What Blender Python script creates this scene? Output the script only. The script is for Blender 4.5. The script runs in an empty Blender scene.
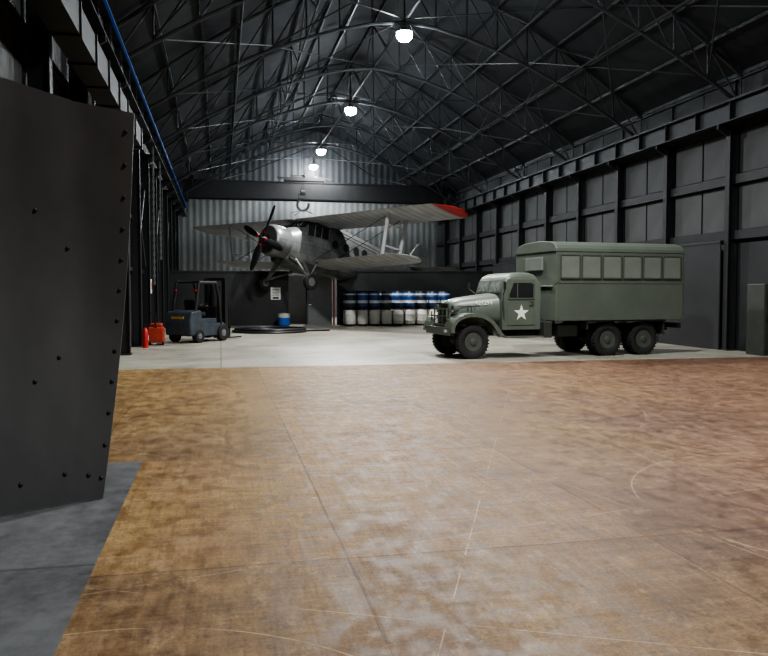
import bpy, math, random
from mathutils import Vector, Matrix, Euler
random.seed(7)
S=bpy.context.scene
COL=S.collection
pi=math.pi

# ---------------------------------------------------------------- materials
def base(name):
    m=bpy.data.materials.new(name); m.use_nodes=True
    nt=m.node_tree; b=nt.nodes['Principled BSDF']
    return m,nt,b
def N(nt,t,**k):
    n=nt.nodes.new(t)
    for a,v in k.items(): setattr(n,a,v)
    return n
def mathn(nt,op,a,b=None,c=None):
    n=N(nt,'ShaderNodeMath',operation=op)
    for i,x in enumerate((a,b,c)):
        if x is None: continue
        if isinstance(x,(int,float)): n.inputs[i].default_value=x
        else: nt.links.new(x,n.inputs[i])
    return n.outputs[0]
def mixc(nt,f,a,b,mode='MIX'):
    n=N(nt,'ShaderNodeMix',data_type='RGBA',blend_type=mode)
    for i,x in ((0,f),(6,a),(7,b)):
        if isinstance(x,(int,float)): n.inputs[i].default_value=x
        elif isinstance(x,tuple): n.inputs[i].default_value=(*x[:3],1)
        else: nt.links.new(x,n.inputs[i])
    return n.outputs[2]
def ramp(nt,fac,stops):
    n=N(nt,'ShaderNodeValToRGB'); e=n.color_ramp.elements
    e[0].position=stops[0][0]; e[0].color=(*stops[0][1],1)
    e[1].position=stops[-1][0]; e[1].color=(*stops[-1][1],1)
    for p,c in stops[1:-1]:
        x=e.new(p); x.color=(*c,1)
    nt.links.new(fac,n.inputs[0]); return n.outputs[0]
def coord(nt): return N(nt,'ShaderNodeTexCoord').outputs['Object']
def noise(nt,vec,scale,detail=5,rough=.6,stretch=None,off=(0,0,0),rot=0,dist=0):
    if stretch:
        mp=N(nt,'ShaderNodeMapping'); mp.inputs['Scale'].default_value=stretch
        mp.inputs['Location'].default_value=off; mp.inputs['Rotation'].default_value=(0,0,rot)
        nt.links.new(vec,mp.inputs[0]); vec=mp.outputs[0]
    n=N(nt,'ShaderNodeTexNoise'); n.inputs['Scale'].default_value=scale
    n.inputs['Detail'].default_value=detail; n.inputs['Roughness'].default_value=rough
    n.inputs['Distortion'].default_value=dist
    nt.links.new(vec,n.inputs['Vector']); return n.outputs[0]
def bump(nt,b,h,strength,dist=.02):
    n=N(nt,'ShaderNodeBump'); n.inputs['Strength'].default_value=strength
    n.inputs['Distance'].default_value=dist
    nt.links.new(h,n.inputs['Height']); nt.links.new(n.outputs[0],b.inputs['Normal'])
def mat(name,c,var=.25,scale=4,rough=.6,metal=0,bmp=0,emit=None,es=0,trans=0):
    m,nt,b=base(name)
    v=coord(nt); n=noise(nt,v,scale)
    lo=tuple(x*(1-var) for x in c); hi=tuple(min(1,x*(1+var)) for x in c)
    nt.links.new(ramp(nt,n,[(.3,lo),(.7,hi)]),b.inputs['Base Color'])
    b.inputs['Roughness'].default_value=rough; b.inputs['Metallic'].default_value=metal
    if bmp: bump(nt,b,n,bmp)
    if emit:
        b.inputs['Emission Color'].default_value=(*emit,1); b.inputs['Emission Strength'].default_value=es
    if trans: b.inputs['Transmission Weight'].default_value=trans
    return m
def corr(name,c,axis='X',period=.3,strength=.6,var=.2,rough=.55,mul=.35,upper=None):
    m,nt,b=base(name); v=coord(nt)
    n=noise(nt,v,.6,6); n2=noise(nt,v,3,5,.7,(1,1,.15))
    f=mathn(nt,'MULTIPLY',mathn(nt,'ADD',n,n2),.5)
    colr=ramp(nt,f,[(.35,tuple(x*(1-var) for x in c)),(.65,tuple(x*(1+var) for x in c))])
    w=N(nt,'ShaderNodeTexWave',bands_direction=axis); w.inputs['Scale'].default_value=.314/period
    nt.links.new(v,w.inputs['Vector'])
    colr=mixc(nt,mul,colr,w.outputs[0],'MULTIPLY')
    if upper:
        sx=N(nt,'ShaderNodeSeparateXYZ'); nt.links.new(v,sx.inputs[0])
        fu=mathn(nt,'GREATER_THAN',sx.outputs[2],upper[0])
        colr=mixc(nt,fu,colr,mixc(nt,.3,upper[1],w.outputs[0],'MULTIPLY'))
    nt.links.new(colr,b.inputs['Base Color'])
    if strength: bump(nt,b,w.outputs[0],strength,.04)
    b.inputs['Roughness'].default_value=rough
    return m

M={}
M['steel_dark']=mat('dark_structural_steel',(.013,.014,.016),.3,3,.5)
M['truss']=mat('painted_truss_steel',(.032,.036,.041),.3,3,.5)
M['black']=mat('matte_black',(.010,.010,.011),.2,4,.55)
M['blackboard']=mat('black_painted_board',(.010,.011,.012),.35,1.2,.5)
M['greyboard']=mat('grey_cladding_panel',(.046,.048,.050),.2,.9,.65)
M['darkboard']=mat('charcoal_wall_board',(.018,.019,.021),.3,.8,.5)
M['ceil']=corr('roof_sheet',(.015,.018,.023),'Y',1.0,.12,.35,.8,.15)
M['backwall']=corr('pale_ribbed_cladding',(.26,.272,.272),'X',.42,.6,.25,.6,.3,upper=(8.6,(.06,.064,.068)))  # dark tone above the crane puts the gable's shade into the colour
M['wallr']=corr('grey_ribbed_wall',(.03,.032,.034),'Y',.5,0,.2,.65,.0)
M['walll']=corr('dark_ribbed_wall',(.018,.019,.021),'Y',.5,.4,.3)
M['rubber']=mat('tyre_rubber',(.011,.011,.011),.3,8,.8)
M['olive']=mat('olive_drab_paint',(.096,.113,.093),.13,1.6,.4)
M['olive_l']=mat('faded_olive_paint',(.145,.163,.14),.13,2,.5)
M['olive_d']=mat('dark_olive_paint',(.030,.034,.028),.2,3,.6)
M['hub']=mat('hub_paint',(.055,.063,.052),.2,3,.6)
M['glass']=mat('dark_window_glass',(.02,.022,.022),.2,2,.12)
M['glass_l']=mat('windscreen_glass_painted_reflection',(.16,.18,.17),.5,9,.12)  # pale mottled colour stands in for light reflected in the windscreen
M['white']=mat('white_paint',(.75,.76,.74),.06,5,.5)
M['red']=mat('red_paint',(.42,.018,.016),.15,4,.45)
M['redor']=mat('dull_red_orange_paint',(.34,.035,.015),.25,4,.5)
M['blue']=mat('blue_paint',(.02,.10,.42),.15,4,.35)
M['chrome']=mat('bright_metal',(.6,.6,.6),.1,6,.25,1)
M['grey']=mat('mid_grey_paint',(.13,.14,.145),.15,3,.5)
M['pale']=mat('pale_grey_board',(.42,.43,.43),.1,2,.6)
M['yellow']=mat('yellow_paint',(.35,.24,.04),.2,4,.45)
M['slate']=mat('slate_blue_paint',(.04,.052,.065),.3,4,.45)
M['seat']=mat('black_vinyl',(.02,.02,.02),.2,6,.4)
M['lens']=mat('lamp_lens',(1,1,1),0,1,.3,emit=(.88,.95,1),es=400)
M['glowing_bluepipe']=mat('blue_conduit',(.02,.07,.22),.2,3,.3,emit=(.03,.13,.55),es=.12)  # faint emission added to a painted pipe so its blue shows
M['hose']=mat('black_hose_rubber',(.012,.012,.014),.2,8,.4)
M['cream']=mat('cream_drum_paint',(.55,.55,.50),.12,5,.45)
M['cabinet']=mat('grey_green_cabinet_paint',(.035,.04,.035),.2,3,.5)

def aircraft_mat():
    m,nt,b=base('weathered_aluminium'); v=coord(nt)
    n=noise(nt,v,1.5,6,.6); n2=noise(nt,v,9,4,.7)
    f=mathn(nt,'ADD',mathn(nt,'MULTIPLY',n,.7),mathn(nt,'MULTIPLY',n2,.3))
    c=ramp(nt,f,[(.34,(.135,.14,.142)),(.5,(.21,.216,.218)),(.66,(.30,.306,.308))])
    w=N(nt,'ShaderNodeTexBrick'); w.inputs['Scale'].default_value=1
    w.inputs['Brick Width'].default_value=.9; w.inputs['Row Height'].default_value=.45
    w.inputs['Mortar Size'].default_value=.014
    w.inputs['Color1'].default_value=(1,1,1,1); w.inputs['Color2'].default_value=(.82,.82,.82,1); w.inputs['Mortar'].default_value=(.35,.35,.35,1)
    mp=N(nt,'ShaderNodeMapping'); mp.inputs['Rotation'].default_value=(pi/2,0,0)
    nt.links.new(v,mp.inputs[0]); nt.links.new(mp.outputs[0],w.inputs[0])
    nt.links.new(mixc(nt,.7,c,w.outputs[0],'MULTIPLY'),b.inputs['Base Color'])
    b.inputs['Metallic'].default_value=.35; b.inputs['Roughness'].default_value=.36
    return m
M['alu']=aircraft_mat()
def wing_mat():
    m,nt,b=base('ribbed_wing_fabric'); v=coord(nt)
    n=noise(nt,v,1.2,6,.6)
    w=N(nt,'ShaderNodeTexWave',bands_direction='Y'); w.inputs['Scale'].default_value=.7
    nt.links.new(v,w.inputs['Vector'])
    c=ramp(nt,n,[(.3,(.33,.335,.34)),(.7,(.52,.525,.53))])
    c=mixc(nt,.25,c,w.outputs[0],'MULTIPLY')
    nt.links.new(c,b.inputs['Base Color']); bump(nt,b,w.outputs[0],.3,.02)
    b.inputs['Roughness'].default_value=.5
    return m
M['wing']=wing_mat()

def rust_floor():
    m,nt,b=base('rusted_steel_plates'); v=coord(nt)
    n1=noise(nt,v,.7,10,.7); n2=noise(nt,v,5,12,.8,(1,.7,1)); n3=noise(nt,v,45,6,.85); n4=noise(nt,v,.45,8,.62,(1,.6,1),(3,7,0))
    n5=noise(nt,v,2.2,10,.8,(9,.5,1),(1,2,0)); n6=noise(nt,v,2.2,10,.8,(.5,9,1),(8,2,0))
    f=mathn(nt,'ADD',mathn(nt,'MULTIPLY',n1,.16),mathn(nt,'MULTIPLY',n2,.26))
    f=mathn(nt,'ADD',f,mathn(nt,'MULTIPLY',n3,.26))
    f=mathn(nt,'ADD',f,mathn(nt,'MULTIPLY',mathn(nt,'ADD',n5,n6),.16))
    warm=ramp(nt,f,[(.435,(.08,.042,.014)),(.47,(.155,.088,.028)),(.50,(.23,.135,.043)),(.53,(.30,.190,.070)),(.58,(.40,.28,.135))])
    red=ramp(nt,f,[(.435,(.062,.031,.019)),(.47,(.11,.057,.034)),(.50,(.155,.083,.050)),(.535,(.205,.118,.073)),(.59,(.30,.195,.13))])
    sx=N(nt,'ShaderNodeSeparateXYZ'); nt.links.new(v,sx.inputs[0])
    g=mathn(nt,'ADD',mathn(nt,'MULTIPLY',sx.outputs[0],.14),mathn(nt,'MULTIPLY',sx.outputs[1],-.045))
    g=mathn(nt,'ADD',g,mathn(nt,'MULTIPLY',mathn(nt,'SUBTRACT',n4,.5),2.6))
    mr=N(nt,'ShaderNodeMapRange'); mr.inputs[1].default_value=-.6; mr.inputs[2].default_value=.55
    nt.links.new(g,mr.inputs[0])
    c=mixc(nt,mr.outputs[0],warm,red)
    br=N(nt,'ShaderNodeTexBrick'); br.offset=.0; br.inputs['Scale'].default_value=1
    br.inputs['Brick Width'].default_value=2.1; br.inputs['Row Height'].default_value=3.2
    br.inputs['Mortar Size'].default_value=.012; br.inputs['Mortar Smooth'].default_value=.3
    br.inputs['Color1'].default_value=(1,1,1,1); br.inputs['Color2'].default_value=(.66,.67,.70,1); br.inputs['Mortar'].default_value=(.42,.37,.32,1)
    wob=N(nt,'ShaderNodeTexNoise'); wob.inputs['Scale'].default_value=1.5; nt.links.new(v,wob.inputs['Vector'])
    vv=N(nt,'ShaderNodeVectorMath',operation='MULTIPLY_ADD'); nt.links.new(wob.outputs[1],vv.inputs[0]); vv.inputs[1].default_value=(.03,.03,0); nt.links.new(v,vv.inputs[2])
    mp=N(nt,'ShaderNodeMapping'); mp.inputs['Location'].default_value=(-.8+2.1,-17.6+22.4,0)
    nt.links.new(vv.outputs[0],mp.inputs[0]); nt.links.new(mp.outputs[0],br.inputs[0])
    c=mixc(nt,.8,c,br.outputs[0],'MULTIPLY')
    # small pale rubbed flecks and small dark stains with crisp edges
    s=noise(nt,v,5.5,14,.85,(1,.6,1),(9,2,0))
    sc=ramp(nt,s,[(.545,(0,0,0)),(.575,(1,1,1))])
    c=mixc(nt,mathn(nt,'MULTIPLY',sc,.26),c,(.42,.31,.18))
    s2=noise(nt,v,3.2,14,.85,(1,.7,1),(19,32,0))
    sd=ramp(nt,s2,[(.43,(1,1,1)),(.46,(0,0,0))])
    c=mixc(nt,mathn(nt,'MULTIPLY',sd,.38),c,(.06,.034,.02))
    s4=noise(nt,v,12,10,.85,(1,1,1),(2,3,0))
    se=ramp(nt,s4,[(.42,(1,1,1)),(.445,(0,0,0))])
    c=mixc(nt,mathn(nt,'MULTIPLY',se,.42),c,(.05,.03,.02))
    mask=noise(nt,v,1.3,4,.7)
    mk=ramp(nt,mask,[(.45,(0,0,0)),(.52,(1,1,1))])
    tot=None
    rr=random.Random(5)
    arcs=[(5.2,5.2,1.9),(-.6,2.4,1.6),(6.5,9.0,3.4),(2.0,11.5,4.2)]
    for cx,cy,R in arcs:
        dx=mathn(nt,'SUBTRACT',sx.outputs[0],cx); dy=mathn(nt,'SUBTRACT',sx.outputs[1],cy)
        dd=mathn(nt,'SQRT',mathn(nt,'ADD',mathn(nt,'MULTIPLY',dx,dx),mathn(nt,'MULTIPLY',dy,dy)))
        h=mathn(nt,'LESS_THAN',mathn(nt,'ABSOLUTE',mathn(nt,'SUBTRACT',dd,R)),.005)
        tot=h if tot is None else mathn(nt,'MAXIMUM',tot,h)
    for k in range(18):
        a=rr.uniform(0,pi); cx=rr.uniform(-.5,9); cy=rr.uniform(2,14)
        q=mathn(nt,'ADD',mathn(nt,'MULTIPLY',sx.outputs[0],math.cos(a)),mathn(nt,'MULTIPLY',sx.outputs[1],math.sin(a)))
        h=mathn(nt,'LESS_THAN',mathn(nt,'ABSOLUTE',mathn(nt,'SUBTRACT',q,cx*math.cos(a)+cy*math.sin(a))),.004)
        tot=mathn(nt,'MAXIMUM',tot,h)
    c=mixc(nt,mathn(nt,'MULTIPLY',mathn(nt,'MULTIPLY',tot,mk),.42),c,(.54,.42,.27))
    nt.links.new(c,b.inputs['Base Color'])
    r=N(nt,'ShaderNodeMapRange'); r.inputs[1].default_value=.44; r.inputs[2].default_value=.56; r.inputs[3].default_value=.44; r.inputs[4].default_value=.7
    nt.links.new(n2,r.inputs[0]); nt.links.new(r.outputs[0],b.inputs['Roughness'])
    b.inputs['Specular IOR Level'].default_value=.34
    bump(nt,b,mathn(nt,'ADD',mathn(nt,'MULTIPLY',n3,.5),br.outputs[1]),.25,.008)
    return m
M['rust']=rust_floor()
def concrete(name,lo,hi,rough=.6):
    m,nt,b=base(name); v=coord(nt)
    n1=noise(nt,v,.5,8,.7,dist=.4); n2=noise(nt,v,7,6,.7)
    f=mathn(nt,'ADD',mathn(nt,'MULTIPLY',n1,.7),mathn(nt,'MULTIPLY',n2,.3))
    c=ramp(nt,f,[(.40,lo),(.58,hi)])
    br=N(nt,'ShaderNodeTexBrick'); br.offset=0; br.inputs['Scale'].default_value=1
    br.inputs['Brick Width'].default_value=5; br.inputs['Row Height'].default_value=5
    br.inputs['Mortar Size'].default_value=.02
    for k,x in (('Color1',1),('Color2',.88),('Mortar',.55)): br.inputs[k].default_value=(x,x,x,1)
    nt.links.new(v,br.inputs[0])
    nt.links.new(mixc(nt,1,c,br.outputs[0],'MULTIPLY'),b.inputs['Base Color'])
    b.inputs['Roughness'].default_value=rough; bump(nt,b,n2,.15,.01)
    return m
M['conc']=concrete('pale_concrete',(.20,.19,.155),(.38,.365,.305),.42)
M['concd']=concrete('dark_worn_concrete',(.035,.037,.038),(.12,.125,.13),.5)
def sheet_mat():
    m,nt,b=base('charcoal_steel_sheet'); v=coord(nt)
    n=noise(nt,v,1.1,5,.55,(1,1,.5)); n2=noise(nt,v,25,4,.7)
    nt.links.new(ramp(nt,n,[(.3,(.05,.052,.055)),(.7,(.095,.097,.10))]),b.inputs['Base Color'])
    b.inputs['Metallic'].default_value=.25; b.inputs['Roughness'].default_value=.45
    bump(nt,b,mathn(nt,'ADD',mathn(nt,'MULTIPLY',n,3),mathn(nt,'MULTIPLY',n2,.1)),.12,.03)
    return m
M['sheet']=sheet_mat()
def drum_mat(name,cbase,cwave,bands):
    m,nt,b=base(name); v=coord(nt)
    sx=N(nt,'ShaderNodeSeparateXYZ'); nt.links.new(v,sx.inputs[0])
    c=mixc(nt,0.0,cbase,cbase)
    for z0,hw in bands:
        dz=mathn(nt,'LESS_THAN',mathn(nt,'ABSOLUTE',mathn(nt,'SUBTRACT',sx.outputs[2],z0)),hw)
        c=mixc(nt,dz,c,cwave)
    top=mathn(nt,'GREATER_THAN',sx.outputs[2],.81)
    c=mixc(nt,top,c,(.02,.02,.022))
    bot=mathn(nt,'LESS_THAN',sx.outputs[2],.11)
    c=mixc(nt,bot,c,(.012,.012,.012))
    n=noise(nt,v,6); c=mixc(nt,.25,c,n,'MULTIPLY')
    nt.links.new(c,b.inputs['Base Color']); b.inputs['Roughness'].default_value=.4
    return m
M['drumblue']=drum_mat('blue_label_drum',(.018,.065,.22),(.62,.66,.70),[(.70,.035),(.33,.07)])
M['drumwhite']=drum_mat('white_band_drum',(.60,.60,.55),(.60,.60,.55),[(.4,.05)])
M['drumblack']=drum_mat('black_label_drum',(.02,.03,.06),(.50,.54,.60),[(.70,.035),(.33,.07)])

# ---------------------------------------------------------------- mesh builder
class MB:
    def __init__(s): s.v=[]; s.f=[]; s.m=[]
    def add(s,vs,fs,mi=0):
        o=len(s.v); s.v+= [tuple(x) for x in vs]
        for f in fs: s.f.append([i+o for i in f]); s.m.append(mi)
        return s
    def box(s,c,d,rot=None,mi=0):
        R=Euler(rot).to_matrix() if rot else None
        vs=[]
        for x in(-.5,.5):
            for y in(-.5,.5):
                for z in(-.5,.5):
                    p=Vector((x*d[0],y*d[1],z*d[2]))
                    if R: p=R@p
                    vs.append(p+Vector(c))
        return s.add(vs,[(0,1,3,2),(4,6,7,5),(0,4,5,1),(2,3,7,6),(0,2,6,4),(1,5,7,3)],mi)
    def cyl(s,p1,p2,r1,r2=None,n=12,mi=0):
        if r2 is None: r2=r1
        p1=Vector(p1);p2=Vector(p2);d=(p2-p1).normalized()
        u=d.orthogonal().normalized(); w=d.cross(u)
        vs=[]
        for p,r in((p1,r1),(p2,r2)):
            for i in range(n):
                a=2*pi*i/n; vs.append(p+(u*math.cos(a)+w*math.sin(a))*r)
        fs=[(i,(i+1)%n,n+(i+1)%n,n+i) for i in range(n)]
        fs+=[tuple(range(n))[::-1],tuple(range(n,2*n))]
        return s.add(vs,fs,mi)
    def path(s,pts,r,n=8,mi=0):
        for a,b in zip(pts[:-1],pts[1:]): s.cyl(a,b,r,n=n,mi=mi)
        return s
    def loft(s,rings,caps=True,mi=0):
        n=len(rings[0]); vs=[p for r in rings for p in r]
        fs=[]
        for k in range(len(rings)-1):
            for i in range(n): fs.append((k*n+i,k*n+(i+1)%n,(k+1)*n+(i+1)%n,(k+1)*n+i))
        if caps: fs+=[tuple(range(n))[::-1],tuple(range((len(rings)-1)*n,len(rings)*n))]
        return s.add(vs,fs,mi)
    def lathe(s,prof,c=(0,0,0),axis='Z',n=24,mi=0,closed=False):
        rings=[]
        for r,h in prof:
            ring=[]
            for i in range(n):
                a=2*pi*i/n; x,y=r*math.cos(a),r*math.sin(a)
                p={'Z':(x,y,h),'Y':(x,h,y),'X':(h,x,y)}[axis]
                ring.append((p[0]+c[0],p[1]+c[1],p[2]+c[2]))
            rings.append(ring)
        if closed: rings.append(rings[0])
        return s.loft(rings,not closed,mi)
    def prism(s,poly,a,b,plane='XZ',mi=0):
        def P(u,v,w): return {'XZ':(u,w,v),'YZ':(w,u,v),'XY':(u,v,w)}[plane]
        return s.loft([[P(u,v,a) for u,v in poly],[P(u,v,b) for u,v in poly]],True,mi)
    def strip(s,path,a,b,t,plane='XZ',mi=0):
        out=[];inn=[]
        for i,p in enumerate(path):
            q0=path[max(0,i-1)];q1=path[min(len(path)-1,i+1)]
            d=Vector((q1[0]-q0[0],q1[1]-q0[1])).normalized(); nrm=Vector((-d.y,d.x))*t/2
            out.append((p[0]+nrm.x,p[1]+nrm.y)); inn.append((p[0]-nrm.x,p[1]-nrm.y))
        for i in range(len(path)-1):
            s.prism([out[i],out[i+1],inn[i+1],inn[i]],a,b,plane,mi)
        return s
    def obj(s,name,mats,parent=None,loc=(0,0,0),rot=(0,0,0),smooth=False,bevel=0,**props):
        me=bpy.data.meshes.new(name); me.from_pydata(s.v,[],s.f)
        if not isinstance(mats,(list,tuple)): mats=[mats]
        for m in mats: me.materials.append(M[m] if isinstance(m,str) else m)
        for p,mi in zip(me.polygons,s.m): p.material_index=mi
        me.validate(); me.update()
        import bmesh
        bm=bmesh.new(); bm.from_mesh(me); bmesh.ops.recalc_face_normals(bm,faces=bm.faces); bm.to_mesh(me); bm.free()
        if smooth:
            for p in me.polygons: p.use_smooth=True
            me.set_sharp_from_angle(angle=math.radians(38))
        o=bpy.data.objects.new(name,me); COL.objects.link(o)
        o.location=loc; o.rotation_euler=rot
        if parent: o.parent=parent
        if bevel:
            b=o.modifiers.new('bevel','BEVEL'); b.width=bevel; b.segments=2; b.limit_method='ANGLE'
        for k,v in props.items(): o[k]=v
        return o
def empty(name,loc,rot=(0,0,0),**props):
    o=bpy.data.objects.new(name,None); COL.objects.link(o); o.location=loc; o.rotation_euler=rot
    o.empty_display_size=.3
    for k,v in props.items(): o[k]=v
    return o
def copytree(o,loc,rot=None,**props):
    c=o.copy(); COL.objects.link(c); c.location=loc
    if rot is not None: c.rotation_euler=rot
    for k,v in props.items(): c[k]=v
    def rec(src,dst):
        for ch in src.children:
            k=ch.copy(); COL.objects.link(k); k.parent=dst; rec(ch,k)
    rec(o,c); return c

XL,XR,YB,YF=-2.75,14.75,51.6,-7.0
XC,HW=6.0,8.75
def roofz(x,base=7.9,rise=4.5,e=1.5): 
    u=min(1,abs(x-XC)/HW); return base+rise*(1-u**e)

# ---------------------------------------------------------------- shell
st=dict(kind='structure')
MB().box((( -.78+XR)/2,(YF+17.6)/2,-.1),(XR+.78,17.6-YF,.2)).obj('floor','rust',**st,label='rusty orange-brown steel plate floor',category='floor')
MB().box(((XL-.78)/2,12.8,-.1),(-.78-XL,9.6,.2)).obj('floor','rust',**st,label='rusty steel plates beside the wall',category='floor')
MB().box(((XL-.78)/2,(YF+8)/2,-.1),(-.78-XL,8-YF,.2)).obj('floor','concd',**st,label='dark worn concrete strip of floor',category='floor')
MB().box((XC,(17.6+YB)/2,-.1),(XR-XL,YB-17.6,.2)).obj('floor','conc',**st,label='pale grey concrete floor',category='floor')
MB().box((XL-.1,(YF+YB)/2,3.95),(.2,YB-YF,7.9)).obj('wall_left','walll',**st,label='dark ribbed metal side wall',category='wall')
MB().box((XR+.1,(YF+YB)/2,3.95),(.2,YB-YF,7.9)).obj('wall_right','wallr',**st,label='dark grey metal side wall',category='wall')
def gable(y0,y1,name,m,lab):
    xs=[XL+(XR-XL)*i/24 for i in range(25)]
    b=MB()
    for a,c in zip(xs[:-1],xs[1:]):
        b.prism([(a,0),(c,0),(c,roofz(c)),(a,roofz(a))],y0,y1,'XZ')
    b.obj(name,m,**st,label=lab,category='wall')
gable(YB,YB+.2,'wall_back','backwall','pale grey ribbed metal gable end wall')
gable(YF-.2,YF,'wall_front','walll','dark metal gable end wall')
b=MB(); xs=[XL+(XR-XL)*i/32 for i in range(33)]
b.strip([(x,roofz(x)+.08) for x in xs],YF,YB,.12,'XZ')
b.obj('ceiling','ceil',**st,label='dark arched metal roof',category='roof')

# ---------------------------------------------------------------- steel structure
def hcol(name,x,y,h,sx=1,**p):
    b=MB()
    b.box((-.14,0,h/2),(.025,.20,h)).box((.14,0,h/2),(.025,.20,h)).box((0,0,h/2),(.26,.02,h))
    b.box((0,0,.02),(.36,.42,.04))
    b.prism([(.0,h-.4),(-.50*sx,h-.12),(-.50*sx,h),(0,h)],-.03,.03,'XZ')
    return b.obj(name,'steel_dark',loc=(x,y,0),**p)
for y in [10.3+3.2*k for k in range(13)]:
    hcol('steel_column',XR-.2,y,6.5,1,label='dark steel column standing against the grey wall',category='steel column',group='columns along the grey wall')
for y in [9.0+3.2*k for k in range(13)]:
    hcol('steel_column',XL+.2,y,6.5,-1,label='black steel column standing against the dark wall',category='steel column',group='columns along the dark wall')
def ibeam(x,z,name,lab,h=.55):
    b=MB(); L=YB-1.0-4; yc=(YB+4)/2
    b.box((0,yc,h/2),(.3,L,.03)).box((0,yc,-h/2),(.3,L,.03)).box((0,yc,0),(.02,L,h)).box((0,yc,h/2+.05),(.07,L,.08))
    for k in range(28): b.box((0,5+1.6*k,0),(.28,.02,h-.02))
    b.obj(name,'steel_dark',loc=(x,0,z),label=lab,category='steel beam')
ibeam(XR-.55,6.8,'crane_runway_beam','long dark steel crane beam on the grey wall columns')
ibeam(XL+.55,6.8,'crane_runway_beam','long dark steel crane beam on the dark wall columns')
MB().box((0,(YB+5)/2,0),(.05,YB-6,.05)).obj('blue_conduit','glowing_bluepipe',loc=(XL+.726,0,7.06),label='thin blue conduit with an added faint glow running along the crane beam',category='conduit')
for z in (3.35,4.95,7.9):
    MB().box((0,(YB+8)/2,0),(.2 if z<7 else .12,YB-9,.26 if z<7 else .2)).obj('wall_rail','steel_dark',loc=(XR-(.11 if z<7 else .08),0,z),label='horizontal dark steel wall rail',category='wall rail',group='rails along the grey wall')
for z in (2.4,4.0,5.4,7.8):
    MB().box((0,(YB+8)/2,0),(.1,YB-9,.12)).obj('wall_rail','steel_dark',loc=(XL+.07,0,z),label='horizontal black steel wall rail',category='wall rail',group='rails along the dark wall')
for k in range(6):
    y=12.42+6.4*k
    b=MB(); b.cyl((0,0,2.6),(0,2.76,5.2),.035,n=6).cyl((0,2.76,2.6),(0,0,5.2),.035,n=6)
    b.obj('cross_brace','truss',loc=(XL+.2,y,0),label='crossed steel rods bracing the dark wall',category='brace',group='cross braces on the dark wall')
for k in range(13):
    y=10.3+3.2*k+1.6
    if y>YB-1: break
    for dy in(-.75,.75):
        MB().box((0,0,0),(.05,1.46,.84)).obj('wall_panel','greyboard',loc=(XR-.04,y+dy,7.40),bevel=.01,label='grey metal panel above the crane beam',category='wall panel',group='upper grey wall panels')
        MB().box((0,0,0),(.04,1.42,1.3)).obj('wall_panel','greyboard',loc=(XR-.035,y+dy,4.15),bevel=.01,label='grey metal panel between dark columns',category='wall panel',group='middle grey wall panels')
        MB().box((0,0,0),(.04,1.42,1.25)).obj('wall_panel','greyboard',loc=(XR-.035,y+dy,5.75),bevel=.01,label='grey metal panel below the crane beam',category='wall panel',group='high grey wall panels')
    MB().box((0,0,0),(.05,2.9,3.15)).obj('wall_board','darkboard',loc=(XR-.045,y,1.58),bevel=.01,label='charcoal board lining the foot of the wall',category='wall board',group='charcoal wall boards')
for k in range(6):
    MB().box((0,0,1.6),(.05,3.17,3.2)).box((-.03,0,3.16),(.02,3.17,.08)).obj('screen_panel','darkboard',loc=(14.34,20.04+1.59+3.2*k,0),bevel=.01,label='large smooth dark panel standing along the wall',category='panel',group='smooth dark panels')

# trusses
def truss_mesh():
    b=MB(); n=16
    T=[];B=[]
    for i in range(n+1):
        x=XL+.15+(XR-XL-.3)*i/n
        T.append((x,0,roofz(x)-.14))
        u=abs(x-XC)/HW
        B.append((x,0,6.95+3.6*(1-u**1.6)))
    for i in range(n):
        b.cyl(T[i],T[i+1],.06,n=6); b.cyl(B[i],B[i+1],.055,n=6)
    for i in range(n+1): b.cyl(T[i],B[i],.03,n=5)
    for i in range(n):
        if i<n/2: b.cyl(B[i],T[i+1],.03,n=5)
        else: b.cyl(T[i],B[i+1],.03,n=5)
    return b,B,T
b,BP,TP=truss_mesh()
t0=b.obj('roof_truss','truss',loc=(0,3.6,0),label='dark steel lattice roof truss spanning the hall',category='roof truss',group='roof trusses')
k=1
while 3.6+5.35*k<YB-.5:
    c=t0.copy(); COL.objects.link(c); c.location=(0,3.6+5.35*k,0); k+=1
for i in range(0,17,1):
    x,_,z=TP[i]
    MB().box((0,(YB+2)/2,0),(.06,YB-2.4,.10)).obj('roof_purlin','truss',loc=(x,0,z+.05),label='long dark steel purlin under the roof sheets',category='roof purlin',group='roof purlins')
for i in (3,5,8,11,13):
    x,_,z=TP[i]; zb=BP[i][2]; b=MB()
    for k in range(22):
        y0=3.6+2.675*k; 
        if y0+2.675>YB-.2: break
        b.cyl((0,y0,0),(0,y0+2.675,0),.03,n=5)
        if k%2: b.cyl((0,y0,0),(0,y0+2.675,z-zb-.05),.024,n=5)
        else: b.cyl((0,y0,z-zb-.05),(0,y0+2.675,0),.024,n=5)
    b.obj('lattice_girder','truss',loc=(x,0,zb),label='long steel lattice girder tying the trusses together',category='lattice girder',group='lattice girders')
for k in range(8):
    y0=8.95+5.35*k; b=MB()
    for (i,j) in ((1,4),(4,8),(8,12),(12,15)):
        a=BP[i];c=BP[j]
        b.cyl((a[0],.05,a[2]+.1),(c[0],5.3,c[2]+.1),.022,n=5); b.cyl((a[0],5.3,a[2]+.1),(c[0],.05,c[2]+.1),.022,n=5)
    b.obj('roof_brace','truss',loc=(0,y0,0),label='crossed steel rods bracing the roof between trusses',category='brace',group='roof cross braces')

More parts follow.
